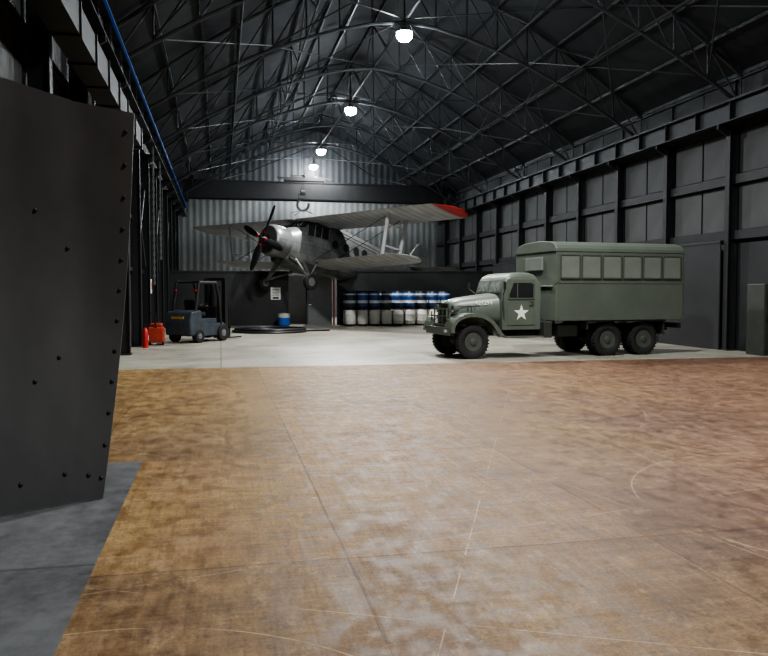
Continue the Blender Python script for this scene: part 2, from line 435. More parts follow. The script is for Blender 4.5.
# ---------------------------------------------------------------- lamps
def lamp(x,y,z,top,power):
    e=empty('high_bay_lamp',(x,y,z),label='lit round high bay lamp hanging from a roof truss',category='ceiling lamp',group='high bay lamps')
    MB().lathe([(.03,.30),(.09,.28),(.11,.20),(.14,.14),(.27,.09),(.28,.06),(.25,.05),(.15,.12),(.0001,.13)],n=20).obj('lamp_housing','grey',e,smooth=True)
    MB().lathe([(.0001,.08),(.24,.07),(.265,.0),(.25,-.09),(.17,-.19),(.0001,-.24)],n=20).obj('lamp_lens','lens',e,smooth=True)
    MB().cyl((0,0,.27),(0,0,top-z),.015,n=6).obj('hanging_rod','black',e)
    l=bpy.data.lights.new('lamp_light','SPOT'); l.energy=power; l.color=(1,.985,.95); l.shadow_soft_size=.2
    l.spot_size=math.radians(158); l.spot_blend=.7
    o=bpy.data.objects.new('lamp_light',l); COL.objects.link(o); o.parent=e; o.location=(0,0,-.50)
for y,z,p in ((3.6,10.15,3700),(14.3,10.15,4600),(25,10.15,4900),(35.7,10.15,4600),(46.4,10.15,3400),(50.3,9.85,250)):
    lamp(XC,y,z,10.49,p)

# ---------------------------------------------------------------- bridge crane at the far end
e=empty('bridge_crane',(XC,47.6,6.95+.2),label='dark steel bridge crane spanning the far end',category='crane')
MB().box((0,-.45,.66),(16.2,.35,1.0)).box((0,.45,.66),(16.2,.35,1.0)).box((0,0,1.18),(16.2,1.3,.05)).box((0,-.65,.2),(16.2,.12,.08)).obj('girder','steel_dark',e)
for sx in(-1,1): MB().box((sx*8.0,0,.2),(.36,2.4,.3)).obj('end_carriage','steel_dark',e)
MB().box((-.9,0,1.35),(2.4,1.2,.12)).cyl((-1.7,0,1.5),(-.1,0,1.5),.22).cyl((-.6,-.3,1.75),(-.6,.3,1.75),.32,n=18).box((-.9,-.55,1.45),(3.4,.06,.08)).obj('trolley','black',e)

# ---------------------------------------------------------------- partitions and doors
PY=39.5
MB().box((0,0,1.38),(3.4-XL,.12,2.76)).box((0,-.07,2.72),(3.4-XL,.04,.08)).obj('partition_wall','blackboard',loc=((XL+3.4)/2,PY,0),label='tall black painted partition with a notice on it',category='partition wall')
MB().box((0,0,1.41),(XR-5.85-.1,.12,2.82)).box((0,-.07,2.78),(XR-5.95,.04,.08)).obj('partition_wall','blackboard',loc=((XR+5.85)/2,PY,0),label='tall black partition standing behind stacked drums',category='partition wall')
MB().box((0,0,1.30),(3.2,.08,2.6)).obj('added_pale_screen','pale',loc=(4.3,PY+2.6,0),label='pale grey screen added behind the doorway to lighten the opening',category='screen')  # made-up board, added to make the dim doorway look lighter
MB().box((0,0,2.72),(2.4,.1,.1)).box((-.3,0,1.335),(.08,.1,2.67)).obj('trim_1','black',loc=(4.62,PY,0),**st,label='black door frame between partitions',category='door frame')
d=MB().box((0,0,1.3),(1.25,.05,2.6)).obj('door_1','grey',loc=(5.02,PY+.05,0),**st,label='grey metal door leaf with a handle',category='door')
MB().box((-.5,-.05,1.05),(.14,.04,.04)).obj('handle','chrome',d)
MB().box((0,0,1.3),(.08,.08,2.6)).obj('trim_2','red',loc=(5.74,PY-.02,0),**st,label='red door jamb strip',category='door frame')
e=MB().box((0,0,0),(.5,.015,.62)).obj('notice_sheet','white',loc=(2.75,PY-.075,1.62),label='white notice pinned to the black partition',category='notice')
b=MB()
for k in range(5): b.box((0,-.012,.2-.07*k),(.36-.06*(k%2),.006,.025))
b.box((0,-.012,-.22),(.3,.006,.1)).obj('printed_text','black',e)

# ---------------------------------------------------------------- drums
def drum(name,m,loc,lab,grp):
    e=empty(name,loc,label=lab,category='drum',group=grp)
    prof=[(.21,.0),(.225,.05),(.262,.11),(.272,.27),(.284,.285),(.272,.30),(.272,.57),(.284,.585),(.272,.60),(.262,.78),(.225,.83),(.24,.872),(.21,.88)]
    MB().lathe(prof,n=24).obj('drum_body',m,e,smooth=True)
    MB().lathe([(.20,.865),(.205,.88),(.0001,.882)],n=24).obj('lid','grey',e)
    return e
gr='stacked drums against the partition'
protos={}
for row in range(2):
    for i in range(9):
        x=6.32+.61*i; z=.886*row
        for dpt in range(2):
            y=37.75+.62*dpt
            m='drumwhite' if row==0 else ('drumblack' if i in (0,3,6) else 'drumblue')
            lab={'drumwhite':'white metal drum at the foot of the stack','drumblue':'blue metal drum with white bands stacked on a white drum','drumblack':'black metal drum with pale bands stacked on a white drum'}[m]
            if m not in protos: protos[m]=drum('metal_drum',m,(x,y,z),lab,gr); protos[m].rotation_euler=(0,0,.3)
            else: copytree(protos[m],(x,y,z),(0,0,random.choice((0,.3,2.1,4.2))+random.uniform(-.15,.15)))
e=empty('waste_bin',(3.1,38.6,0),label='small blue and white bin beside the partition',category='bin')
MB().lathe([(.24,0),(.29,.05),(.3,.42)],n=20).obj('bin_body','blue',e,smooth=True)
MB().lathe([(.3,.42),(.31,.43),(.31,.62),(.0001,.66)],n=20).obj('lid','cream',e,smooth=True)

b=MB()
for R,z,ox in ((1.55,.05,0),(1.38,.05,.08),(1.47,.14,.03)):
    prof=[(R+.055*math.cos(a),z+.05*math.sin(a)) for a in [2*pi*k/8 for k in range(8)]]
    b.lathe(prof,c=(ox,0,.0),n=40,closed=True)
b.cyl((1.5,0,.05),(2.6,.3,.05),.05)
b.obj('coiled_hose','hose',loc=(2.05,33.0,0),smooth=True,label='thick black hose coiled in wide rings on concrete',category='hose')

# ---------------------------------------------------------------- riveted curved sheet
e=empty('curved_steel_sheet',(-1.6,6.2,0),label='tall curved charcoal steel sheet with rivets along its edge',category='steel sheet')
o=Vector((-1.6,6.2,0))
bot=[(-.96,6.60),(-1.2,6.50),(-1.62,6.25),(-2.0,5.95),(-2.6,5.4)]
top=[(-.67,6.60),(-1.1,6.46),(-1.55,6.22),(-1.98,5.93),(-2.6,5.4)]
zt=[3.15,3.19,3.28,3.32,3.36]
def lerp(a,b,t): return a+(b-a)*t
def sp(u,v):
    f=u*4; i=min(3,int(f)); t=f-i
    bx,by=lerp(bot[i][0],bot[i+1][0],t),lerp(bot[i][1],bot[i+1][1],t)
    tx,ty=lerp(top[i][0],top[i+1][0],t),lerp(top[i][1],top[i+1][1],t)
    z1=lerp(zt[i],zt[i+1],t)
    bow=math.sin(pi*v)
    return Vector((lerp(bx,tx,v)+.01*bow*(1-u),lerp(by,ty,v)+.30*bow,lerp(.01,z1,v)))
nu,nv=24,16; vs=[];fs=[]
for s_ in (0,.03):
    for i in range(nu+1):
        for j in range(nv+1):
            p=sp(i/nu,j/nv)-o; vs.append((p.x,p.y+s_,p.z))
K=(nu+1)*(nv+1); I=lambda i,j,s:s*K+i*(nv+1)+j
for i in range(nu):
    for j in range(nv):
        fs.append((I(i,j,0),I(i+1,j,0),I(i+1,j+1,0),I(i,j+1,0))); fs.append((I(i,j,1),I(i,j+1,1),I(i+1,j+1,1),I(i+1,j,1)))
for j in range(nv):
    fs.append((I(0,j,0),I(0,j+1,0),I(0,j+1,1),I(0,j,1))); fs.append((I(nu,j,0),I(nu,j,1),I(nu,j+1,1),I(nu,j+1,0)))
for i in range(nu):
    fs.append((I(i,0,0),I(i,0,1),I(i+1,0,1),I(i+1,0,0))); fs.append((I(i,nv,0),I(i+1,nv,0),I(i+1,nv,1),I(i,nv,1)))
MB().add(vs,fs).obj('sheet','sheet',e,smooth=True)
rv=None
pts=[(.035,.05+.082*k) for k in range(12)]+[(.20+.1,.64),(.33,.36),(.42,.72),(.42,.30),(.28,.07),(.13,.06),(.45,.06)]
for u,v in pts:
    p=sp(u,v)-o
    if rv is None:
        rv=MB().lathe([(.0001,-.014),(.011,-.012),(.018,-.003),(.019,.004)],axis='Y',n=10).obj('rivet','black',e,smooth=True); rv.location=p
    else:
        c=rv.copy(); COL.objects.link(c); c.parent=e; c.location=p

# ---------------------------------------------------------------- wheels
def make_wheel(parent,loc,r,w,rimmat,side=1,lugs=30,rimr=.56,name='wheel'):
    rr=r*rimr; b=MB()
    prof=[(rr,-w*.36),(rr*1.08,-w*.44),(r*.82,-w*.5),(r*.95,-w*.44),(r*.985,-w*.3),(r*.985,w*.3),(r*.95,w*.44),(r*.82,w*.5),(rr*1.08,w*.44),(rr,w*.36)]
    b.lathe(prof,axis='Y',n=36,closed=True)
    for k in range(lugs):
        a=2*pi*k/lugs
        for s_,da in ((-1,0),(1,pi/lugs)):
            aa=a+da
            b.box((r*.975*math.cos(aa),s_*w*.27,r*.975*math.sin(aa)),(r*.07,w*.40,r*.10),(0,-aa,0))
    t=b.obj(name,'rubber',parent,loc=loc,smooth=True)
    q=MB(); s=side
    q.lathe([(rr*1.0,s*w*.40),(rr*.95,s*w*.42),(rr*.9,s*w*.30),(rr*.86,s*w*.12),(rr*.5,s*w*.22),(rr*.42,s*w*.30),(rr*.38,s*w*.46),(rr*.3,s*w*.5),(.0001,s*w*.5)],axis='Y',n=24)
    q.lathe([(rr*1.0,-s*w*.40),(rr*.9,-s*w*.3),(.0001,-s*w*.05)],axis='Y',n=20)
    for k in range(6):
        a=2*pi*k/6; q.cyl((rr*.62*math.cos(a),s*w*.16,rr*.62*math.sin(a)),(rr*.62*math.cos(a),s*w*.26,rr*.62*math.sin(a)),rr*.06,n=6)
    q.obj('rim',rimmat,t,smooth=True)
    return t

# ---------------------------------------------------------------- truck
T=empty('army_truck',(6.16,19.4,0),(0,0,math.radians(186)),label='olive green vintage six-wheel army truck with a box body',category='truck')
def sring(x,w,zb,zt,e=4,n=28):
    zc=(zb+zt)/2;h=(zt-zb)/2; R=[]
    for i in range(n):
        a=2*pi*i/n; c,s_=math.cos(a),math.sin(a)
        R.append((x,w*math.copysign(abs(c)**(2/e),c),zc+h*math.copysign(abs(s_)**(2/e),s_)))
    return R
for y in(-.38,.38):
    MB().box((-2.8,y,.72),(6.8,.08,.18)).obj('frame_rail','olive_d',T)
MB().cyl((0,-.7,.43),(0,.7,.43),.06).lathe([(.0001,-.16),(.14,-.1),(.16,0),(.14,.1),(.0001,.16)],c=(0,-.2,.43),axis='Y',n=16).obj('front_axle','olive_d',T)
for x in(-3.85,-4.98):
    MB().cyl((x,-.85,.43),(x,.85,.43),.07).lathe([(.0001,-.18),(.16,-.1),(.18,0),(.16,.1),(.0001,.18)],c=(x,0,.43),axis='Y',n=16).obj('rear_axle','olive_d',T)
MB().box((-4.42,.55,.62),(1.3,.09,.07)).box((-4.42,.55,.56),(.9,.09,.06)).box((-4.42,-.55,.62),(1.3,.09,.07)).obj('leaf_spring','olive_d',T)
MB().cyl((-.2,0,.6),(-3.85,0,.5),.05).box((-1.9,0,.62),(.6,.4,.3)).obj('drive_shaft','olive_d',T)
make_wheel(T,(0,.79,.43),.43,.22,'hub',1)
make_wheel(T,(0,-.79,.43),.43,.22,'hub',-1)
for x in(-3.85,-4.98):
    for s_ in(-1,1):
        make_wheel(T,(x,s_*.93,.43),.43,.21,'hub',s_)
        make_wheel(T,(x,s_*.68,.43),.43,.21,'hub',s_)
MB().box((.60,0,.70),(.05,1.66,.2)).box((.56,0,.79),(.1,1.66,.02)).box((.56,0,.61),(.1,1.66,.02)).box((.42,.38,.70),(.36,.07,.14)).box((.42,-.38,.70),(.36,.07,.14)).obj('front_bumper','olive',T,bevel=.008)
MB().loft([sring(.43,.28,.92,1.34,2.8),sring(.41,.34,.87,1.42,2.8),sring(.33,.39,.82,1.49,2.8),sring(.1,.45,.80,1.55,2.8),sring(-.35,.56,.80,1.61,3.0),sring(-.86,.70,.80,1.67,3.4)]).obj('hood','olive',T,smooth=True)
b=MB()
for s_ in(-1,1):
    b.box((-.2,s_*.515,1.34),(.95,.02,.015),(0,0,-s_*.16))
    for k in range(6): b.box((-.02-.09*k,s_*(.478+.0135*k),1.20),(.025,.03,.2))
b.obj('hood_louvres','olive_d',T)
b=MB()
b.box((.45,0,1.38),(.04,.56,.05)).box((.45,0,.88),(.04,.66,.05))
for k in range(9): b.cyl((.46,-.3+.075*k,.86),(.46,-.3+.075*k,1.39),.012,n=6)
for z in(1.0,1.14,1.28): b.box((.47,0,z),(.015,.66,.02))
b.obj('grille','olive_d',T)
b=MB()
for y in(-.62,-.42,-.14,.14,.42,.62):
    b.box((.545,y,1.0),(.03,.035,.58 if abs(y)<.6 else .38))
for z in(.86,1.08,1.26): b.box((.555,0,z),(.02,1.3 if z<1.2 else .9,.04))
b.obj('brush_guard','olive',T)
for s_ in(-1,1):
    h=MB().lathe([(.0001,-.15),(.05,-.13),(.09,-.07),(.11,.02),(.115,.03),(.10,.04)],axis='X',n=18).obj('headlight','olive',T,loc=(.40,s_*.54,1.26),smooth=True)
    MB().lathe([(.098,.035),(.06,.055),(.0001,.06)],axis='X',n=18).obj('lens','chrome',h,smooth=True)
    MB().cyl((.38,s_*.54,1.15),(.36,s_*.54,1.05),.025).obj('headlight_bracket','olive',T)
    pth=[(.60,.70),(.60,.80),(.57,.90),(.50,1.0),(.40,1.07),(.27,1.12),(.12,1.145),(-.05,1.145),(-.2,1.12),(-.35,1.06),(-.48,.97),(-.58,.86),(-.68,.72),(-.78,.60),(-.92,.54),(-1.95,.54)]
    b=MB(); a_,c_=(.42,.97) if s_>0 else (-.97,-.42)
    b.strip(pth,a_,c_,.035)
    lp=[(x,z-.03) for x,z in pth[:14]]
    b.strip(lp,s_*.97-.012,s_*.97+.012,.10)
    b.prism([(.5,.98),(.32,1.07),(-.2,1.08),(-.42,.98),(-.7,.62),(-.85,.60),(-.85,1.1),(.38,1.1)],s_*.45-.01,s_*.45+.01,'XZ')
    b.obj('front_fender','olive',T,bevel=.006)
prof=[(-.84,.72),(-.82,1.64),(-.94,2.04),(-1.00,2.12),(-1.12,2.18),(-1.35,2.21),(-1.65,2.20),(-1.82,2.15),(-1.91,2.06),(-1.95,1.92),(-1.95,.72)]
b=MB(); ringsL=[]
for y,k in ((-.80,3),(-.78,2),(-.74,1),(-.64,0),(.64,0),(.74,1),(.78,2),(.80,3)):
    ringsL.append([(x+(0 if z<2 else (-.02*k if x<-1.4 else -.01*k)*-1),y,z-(0,.025,.07,.13)[k] if z>2 else z) for x,z in prof])
b.loft(ringsL)
b.obj('cab','olive',T,smooth=True,bevel=.015)
ang=math.atan2(.12,.40)
for s_ in(-1,1):
    w=MB().box((0,0,0),(.03,.66,.36)).obj('windscreen_frame','olive',T,loc=(-.872,s_*.35,1.84),rot=(0,-ang,0),bevel=.01)
    MB().box((.012,0,0),(.02,.57,.28)).obj('glass','glass_l',w)
for s_ in(-1,1):
    d=MB().box((0,0,0),(.80,.03,1.20)).obj('cab_door','olive',T,loc=(-1.38,s_*.80,1.44),bevel=.012)
    MB().prism([(.34,.12),(.34,.20),(.22,.48),(-.28,.48),(-.34,.42),(-.34,.12)],s_*.012-.012,s_*.012+.012,'XZ').obj('side_window','glass',d,bevel=.004)
    b=MB(); b.strip([(.37,.09),(.365,.2),(.24,.51),(-.29,.51),(-.37,.44),(-.37,.09),(.37,.09)],s_*.02-.012,s_*.02+.012,.03); b.box((.12,s_*.022,.31),(.02,.02,.38)); b.obj('window_frame','olive',d)
    MB().cyl((-.32,s_*.02,.0),(-.32,s_*.06,.0),.015).box((-.27,s_*.065,0),(.13,.015,.025)).obj('door_handle','olive_d',d)
    P=[]
    for k in range(10):
        r=.22 if k%2==0 else .086; a=pi/2+k*pi/5; P.append((r*math.cos(a),-.28+r*math.sin(a)))
    vsx=[(x,s_*.019,z) for x,z in P]+[(0,s_*.019,-.28)]
    MB().add(vsx,[(k,(k+1)%10,10) for k in range(10)]).obj('star_emblem','white',d,label='white five-pointed star')
    m=MB().cyl((-.86,s_*.82,1.62),(-.75,s_*1.12,1.80),.012,n=6).cyl((-.75,s_*1.12,1.7),(-.75,s_*1.12,1.95),.01,n=6).box((-.75,s_*1.12,1.86),(.02,.13,.2)).obj('mirror','olive_d',T)
def text(body,size,parent,loc,rot,m,name='lettering'):
    cu=bpy.data.curves.new(name,'FONT'); cu.body=body; cu.size=size; cu.extrude=.003; cu.align_x='CENTER'; cu.align_y='CENTER'
    o=bpy.data.objects.new('tmp',cu); COL.objects.link(o)
    dg=bpy.context.evaluated_depsgraph_get(); me=bpy.data.meshes.new_from_object(o.evaluated_get(dg)); bpy.data.objects.remove(o)
    me.materials.clear(); me.materials.append(M[m])
    q=bpy.data.objects.new(name,me); COL.objects.link(q); q.parent=parent; q.location=loc; q.rotation_euler=rot; return q
text('421294',.15,T,(-.42,.592,1.42),(pi/2-.12,0,pi-.18),'white')
text('USA',.1,T,(.63,.55,.70),(pi/2,0,pi/2),'white')
MB().box((-2.08,.72,.72),(.24,.5,.42)).cyl((-2.08,.8,.93),(-2.08,.8,.97),.05).obj('fuel_tank','olive_d',T,bevel=.05)
MB().box((-2.7,.7,.68),(.6,.4,.3)).obj('tool_box','olive_d',T,bevel=.02)
MB().box((-2.7,-.7,.68),(.6,.4,.3)).obj('tool_box','olive_d',T,bevel=.02)
B0,B1=-2.22,-6.2
half=[(1.08,.95),(1.10,.98),(1.10,2.74),(1.085,2.84),(1.03,2.92),(.92,2.985),(.7,3.03),(.3,3.055)]
poly=[(y,z) for y,z in half]+[(-y,z) for y,z in reversed(half)]
MB().prism(poly,B0,B1,'YZ').obj('box_body','olive',T,bevel=.05)
b=MB()
for s_ in(-1,1): b.box(((B0+B1)/2,s_*1.104,2.765),(B1-B0-.06,.014,.02))
b.box((B0+.01,0,2.78),(.03,2.2,.03)); b.obj('drip_rail','olive',T)
b=MB()
for s_ in(-1,1):
    for z,h in((1.95,.045),(1.0,.08)): b.box(((B0+B1)/2,s_*1.103,z),(B1-B0-.06,.014,h))
    for x in(B0-.07,B1+.07): b.box((x,s_*1.103,1.85),(.04,.014,1.7))
b.obj('side_moulding','olive',T)
n=6; x0=B0-.10; wl=(B0-B1-.2)/n
for s_ in(-1,1):
    for k in range(n):
        xc=x0-wl*(k+.5)
        b=MB(); W=wl-.07;H=.60
        b.box((0,0,H/2),(W,.04,.035)).box((0,0,-H/2),(W,.04,.035)).box((W/2,0,0),(.035,.04,H)).box((-W/2,0,0),(.035,.04,H))
        w=b.obj('window',['hub'],T,loc=(xc,s_*1.110,2.36),bevel=.006)
        MB().box((0,0,0),(W-.04,.016,H-.04)).obj('window_screen','olive_l',w,label='painted-over pane in faded green')
MB().box((B0+.03,0,2.45),(.06,.9,.35)).box((B0+.02,0,1.85),(.04,1.9,.04)).obj('front_vent','olive_l',T,bevel=.01)
for s_ in(-1,1):
    d=MB().box((B1-.02,s_*.5,1.95),(.04,.96,1.75)).obj('rear_door','olive',T,bevel=.01)
    MB().cyl((B1-.06,s_*.08,1.4),(B1-.06,s_*.08,2.3),.015).obj('handle','olive_d',d)
for s_ in(-1,1):
    b=MB(); b.box((-3.2,s_*.85,.86),(.04,.42,.3)).box((-5.60,s_*.85,.76),(.03,.42,.42)).box((-4.4,s_*.85,.925),(2.5,.45,.03)); b.obj('mudguard','olive_d',T)
MB().box((B1+.05,0,.78),(.1,2.0,.14)).obj('rear_bumper','olive_d',T,bevel=.01)

# ---------------------------------------------------------------- biplane
A=empty('biplane',(1.6,36.4,2.08),(0,math.radians(-9),math.radians(216)),label='bare metal biplane with a red wing tip hanging from the roof',category='aircraft')
sec=[(-1.35,.72,1.46,2.94,2.2),(-1.6,.80,1.28,3.02,2.4),(-1.85,.88,1.12,3.12,3),(-2.25,.92,1.04,3.48,3.4),(-2.6,.94,1.00,3.66,3.6),(-3.4,.94,1.00,3.66,3.6),(-5.2,.90,1.06,3.56,3.5),(-6.6,.76,1.22,3.42,3),(-8.2,.54,1.55,3.25,2.6),(-10,.32,1.92,3.08,2.2),(-11.4,.17,2.2,2.95,2),(-12.1,.06,2.4,2.8,2)]
MB().loft([sring(x,w,zb,zt,e,32) for x,w,zb,zt,e in sec]).obj('fuselage','alu',A,smooth=True)
MB().lathe([(.62,-.42),(.67,-.42),(.74,-.50),(.77,-.7),(.78,-1.2),(.73,-1.38),(.70,-1.40),(.70,-1.2),(.66,-.6),(.62,-.42)],c=(0,0,2.2),axis='X',n=36).obj('engine_cowling','alu',A,smooth=True)
b=MB(); b.lathe([(.0001,-.35),(.2,-.38),(.24,-.55),(.26,-.8),(.0001,-.81)],c=(0,0,2.2),axis='X',n=20)
b.lathe([(.0001,-.78),(.66,-.78),(.66,-.84),(.0001,-.84)],c=(0,0,2.2),axis='X',n=24)
for k in range(9):
    a=2*pi*k/9; c,s_=math.cos(a),math.sin(a)
    b.cyl((-.62,.2*c,2.2+.2*s_),(-.62,.55*c,2.2+.55*s_),.09,n=10)
    for q in range(4): b.cyl((-.62,(.3+.06*q)*c,2.2+(.3+.06*q)*s_),(-.62,(.32+.06*q)*c,2.2+(.32+.06*q)*s_),.115,n=10)
b.obj('engine','black',A,smooth=True)
Pp=empty('propeller',(0,0,2.2)); Pp.parent=A; Pp.rotation_euler=(math.radians(-22),0,0)
MB().lathe([(.0001,.06),(.05,.02),(.07,-.08),(.10,-.22),(.10,-.4)],axis='X',n=20).obj('hub','steel_dark',Pp,smooth=True)
def blade():
    b=MB(); R=[]
    for r,w,t,tw in ((.08,.05,.05,0),(.3,.09,.06,.8),(.55,.17,.045,.6),(1.0,.18,.035,.4),(1.35,.16,.026,.28),(1.58,.11,.018,.2),(1.66,.03,.01,.2)):
        ring=[]
        for k in range(10):
            a=2*pi*k/10; u=w*math.cos(a); v=t*math.sin(a)
            ring.append((-.12+u*math.sin(tw)+v*math.cos(tw),u*math.cos(tw)-v*math.sin(tw),r))
        R.append(ring)
    b.loft(R); return b
for k in range(4):
    bl=blade().obj('propeller_blade','steel_dark',Pp,rot=(k*pi/2,0,0),smooth=True)
    MB().box((-.06,0,.32),(.12,.15,.10)).obj('blade_root_band','red',bl,bevel=.02)
def foil(y,xle,ch,z,t=.12,n=20,dz=0):
    R=[]
    for i in range(n):
        a=2*pi*i/n; u=(1+math.cos(a))/2
        th=t*ch*1.4*(math.sqrt(max(u,0))*(1-u)+.03)*.9
        zz=th*(1 if math.sin(a)>=0 else -.55)*(abs(math.sin(a))**.3 if 0<i<n and abs(math.sin(a))>1e-6 else 0)
        R.append((xle-ch*(1-u),y,z+zz+dz))
    return R
def wing(name,xle,ch,z,y0,y1,s_,dih,lab=None):
    yt=y1-.8
    red=(name=='upper_wing' and s_>0)
    R=[foil(s_*y,xle,ch,z,.15,dz=dih*(y-y0)) for y in [y0+(yt-y0)*k/6 for k in range(7)]]
    w=MB().loft(R).obj(name,'wing',A,smooth=True)
    R=[]
    for k in range(13):
        q=k/12; y=yt+(y1-yt)*q; f=math.sqrt(max(.04,1-q*q*.96)); 
        R.append(foil(s_*y,xle-ch*(1-f)*.5,ch*f,z,.15,dz=dih*(y-y0)))
    cut=4
    if red:
        mb=MB(); mb.loft(R[:cut+1],True,0); mb.loft(R[cut:],True,1)
        mb.obj('wing_tip',['wing','red'],w,smooth=True,label='rounded wing tip with a red end')
    else: MB().loft(R).obj('wing_tip','wing',w,smooth=True)
    b=MB(); yc=(y0+yt)/2
    b.box((xle-ch*.76,s_*yc,z-.06+dih*(yc-y0)),(.03,(yt-y0)*.94,.03),(s_*math.atan(dih),0,0))
    b.obj('flap_gap','black',w)
UZ,LZ=3.50,1.42
for s_ in(-1,1):
    wing('upper_wing',-1.80,2.6,UZ,.0+.02,9.1,s_,.012)
    wing('lower_wing',-2.10,2.2,LZ,.6,6.8,s_,.04)
    y=5.5; zl=LZ+.04*5; zu=UZ+.012*5.6
    b=MB()
    for x0_,x1_ in((-2.6,-2.35),(-3.75,-3.6)): b.cyl((x0_,s_*(y-.1),zl),(x1_,s_*(y+.25),zu),.085,n=8)
    b.cyl((-2.58,s_*y,zl+.5),(-3.72,s_*y,zl+.5),.05,n=6).cyl((-2.45,s_*(y+.1),zu-.5),(-3.65,s_*(y+.1),zu-.5),.05,n=6)
    b.obj('interplane_strut','wing',A,smooth=True)
    b=MB()
    for x in(-2.6,-3.6):
        b.cyl((x,s_*.85,LZ+.1),(x,s_*(y+.1),zu),.016,n=5).cyl((x,s_*.7,UZ),(x,s_*(y-.1),zl),.016,n=5)
    b.obj('bracing_wire','black',A)
    b=MB(); wy=s_*1.68
    b.cyl((-1.9,wy*.97,.45),(-2.1,s_*.78,1.5),.07,n=8).cyl((-1.9,wy*.95,.5),(-1.7,s_*.65,1.5),.06,n=8).cyl((-1.9,wy*.95,.5),(-3.2,s_*.7,1.25),.05,n=8).cyl((-1.9,wy-s_*.16,.4),(-1.9,wy+s_*.1,.4),.06)
    b.cyl((-1.9,wy*.93,.6),(-2.35,s_*1.5,LZ),.045)
    b.obj('landing_gear_leg','alu',A,smooth=True)
    make_wheel(A,(-1.9,wy,.4),.4,.24,'grey',s_,lugs=0,rimr=.5)
    w=MB().loft([foil(s_*y,-10.5-.1*y,1.75-.1*y,2.72,t=.08) for y in(.05,1,2,2.6)]+[foil(s_*2.95,-11.1,.9,2.72,t=.06)]).obj('tailplane','alu',A,smooth=True)
    MB().cyl((-11.0,s_*.2,2.2),(-11.2,s_*2.0,2.7),.03,n=6).cyl((-11.6,s_*.1,2.3),(-11.6,s_*2.0,2.7),.03,n=6).obj('tail_strut','alu',A)
    for x in(-3.95,-4.75,-5.5,-6.2):
        yy={-3.95:.935,-4.75:.92,-5.5:.88,-6.2:.82}[x]
        MB().cyl((x,s_*(yy-.03),2.62),(x,s_*(yy+.012),2.62),.2,n=20).obj('cabin_window','glass',A,smooth=True)
    for x,w_ in((-2.30,.34),(-2.72,.42),(-3.2,.42)):
        MB().box((x,s_*.92,3.02),(w_,.08,.56)).box((x-w_/2-.02,s_*.955,3.02),(.035,.03,.58),mi=1).obj('cockpit_side_window',['glass','wing'],A,bevel=.03)
for y,a in((-.56,-.45),(-.19,-.12),(.19,.12),(.56,.45)):
    MB().box((0,0,0),(.06,.34,.50)).box((.02,-.18,0),(.04,.03,.52),mi=1).obj('cockpit_windscreen',['glass','wing'],A,loc=(-2.02-abs(y)*.14,y,3.30-abs(y)*.06),rot=(0,-.82,a*.5),bevel=.015)
fp=[(-10.2,3.0),(-10.7,3.3),(-11.1,3.9),(-11.4,4.22),(-11.75,4.32),(-12.1,4.2),(-12.35,3.9),(-12.4,3.1),(-12.3,2.5),(-11.9,2.4)]
MB().prism(fp,-.06,.06,'XZ').obj('tail_fin','alu',A,smooth=False,bevel=.05)
MB().box((-11.6,0,3.4),(.025,.13,1.6)).obj('rudder_hinge','black',A)
MB().cyl((-11.3,0,2.2),(-11.6,0,1.75),.05).lathe([(.08,-.06),(.18,-.05),(.2,0),(.18,.05),(.08,.06)],c=(-11.65,0,1.7),axis='Y',n=18,mi=1).obj('tail_wheel',['alu','rubber'],A,smooth=True)
MB().cyl((-1.4,.55,1.5),(-1.9,.75,1.25),.09).cyl((-.9,.0,1.42),(-1.3,0,1.3),.2).obj('exhaust_pipe','black',A,smooth=True)
cg=Vector((1.6+.809*3.0,36.4+.588*3.0,0))
H=empty('lifting_hoist',(cg.x,cg.y,6.0),label='dark lifting hook and cables carrying the biplane',category='hoist')
pts=[(.28*math.cos(a),0,.28*math.sin(a)) for a in [math.radians(90+i*22) for i in range(14)]]
MB().path(pts,.07).box((0,0,.42),(.42,.2,.26)).cyl((-.1,0,.6),(.1,0,.6),.18).obj('lifting_hook','black',H,smooth=True)
MB().cyl((0.05,0,.5),(0.05,0,4.15),.014,n=6).cyl((-.05,0,.5),(-.05,0,4.15),.014,n=6).obj('cable','black',H)
b=MB()
for dx,dy in((.9,.5),(-.9,-.5),(.5,-.9),(-.5,.9)): b.cyl((0,0,-.25),(dx*.7,dy*.7,-.46),.015,n=5)
b.obj('sling','black',H)

# ---------------------------------------------------------------- forklift
F=empty('forklift',(-.68,27.3,0),(0,0,math.radians(52)),label='blue-grey forklift with black overhead guard parked on concrete',category='forklift')
MB().box((-.05,0,.42),(1.5,1.0,.42)).box((-.1,0,.70),(.9,.85,.2)).obj('chassis','slate',F,bevel=.03)
MB().prism([(-1.15,.25),(-1.2,.7),(-1.1,1.05),(-.6,1.10),(-.5,.25)],-.55,.55,'XZ').obj('counterweight','slate',F,bevel=.06)
MB().box((-1.17,0,.84),(.05,.5,.08)).obj('safety_stripe','yellow',F)
MB().box((-.25,0,.95),(.5,.5,.14)).box((-.5,0,1.2),(.12,.48,.5),(0,-.15,0)).obj('seat','seat',F,bevel=.04)
MB().lathe([(.16+.015*math.cos(a),.015*math.sin(a)) for a in [2*pi*k/6 for k in range(6)]],c=(0,0,0),n=20,closed=True).cyl((0,0,0),(.1,0,-.35),.02).box((0,0,0),(.3,.02,.015)).obj('steering_wheel','black',F,loc=(.22,0,1.25),rot=(0,-.4,0))
MB().box((.42,0,.95),(.1,.75,.5)).obj('dashboard','black',F,bevel=.02)
b=MB()
for y in(-.47,.47):
    b.path([(.5,y,.6),(.42,y,1.5),(.25,y,2.02),(-.65,y,2.02),(-.85,y,1.0)],.055)
for k in range(8): b.box((.22-.12*k,0,2.03),(.05,.96,.06))
b.obj('overhead_guard','black',F)
b=MB()
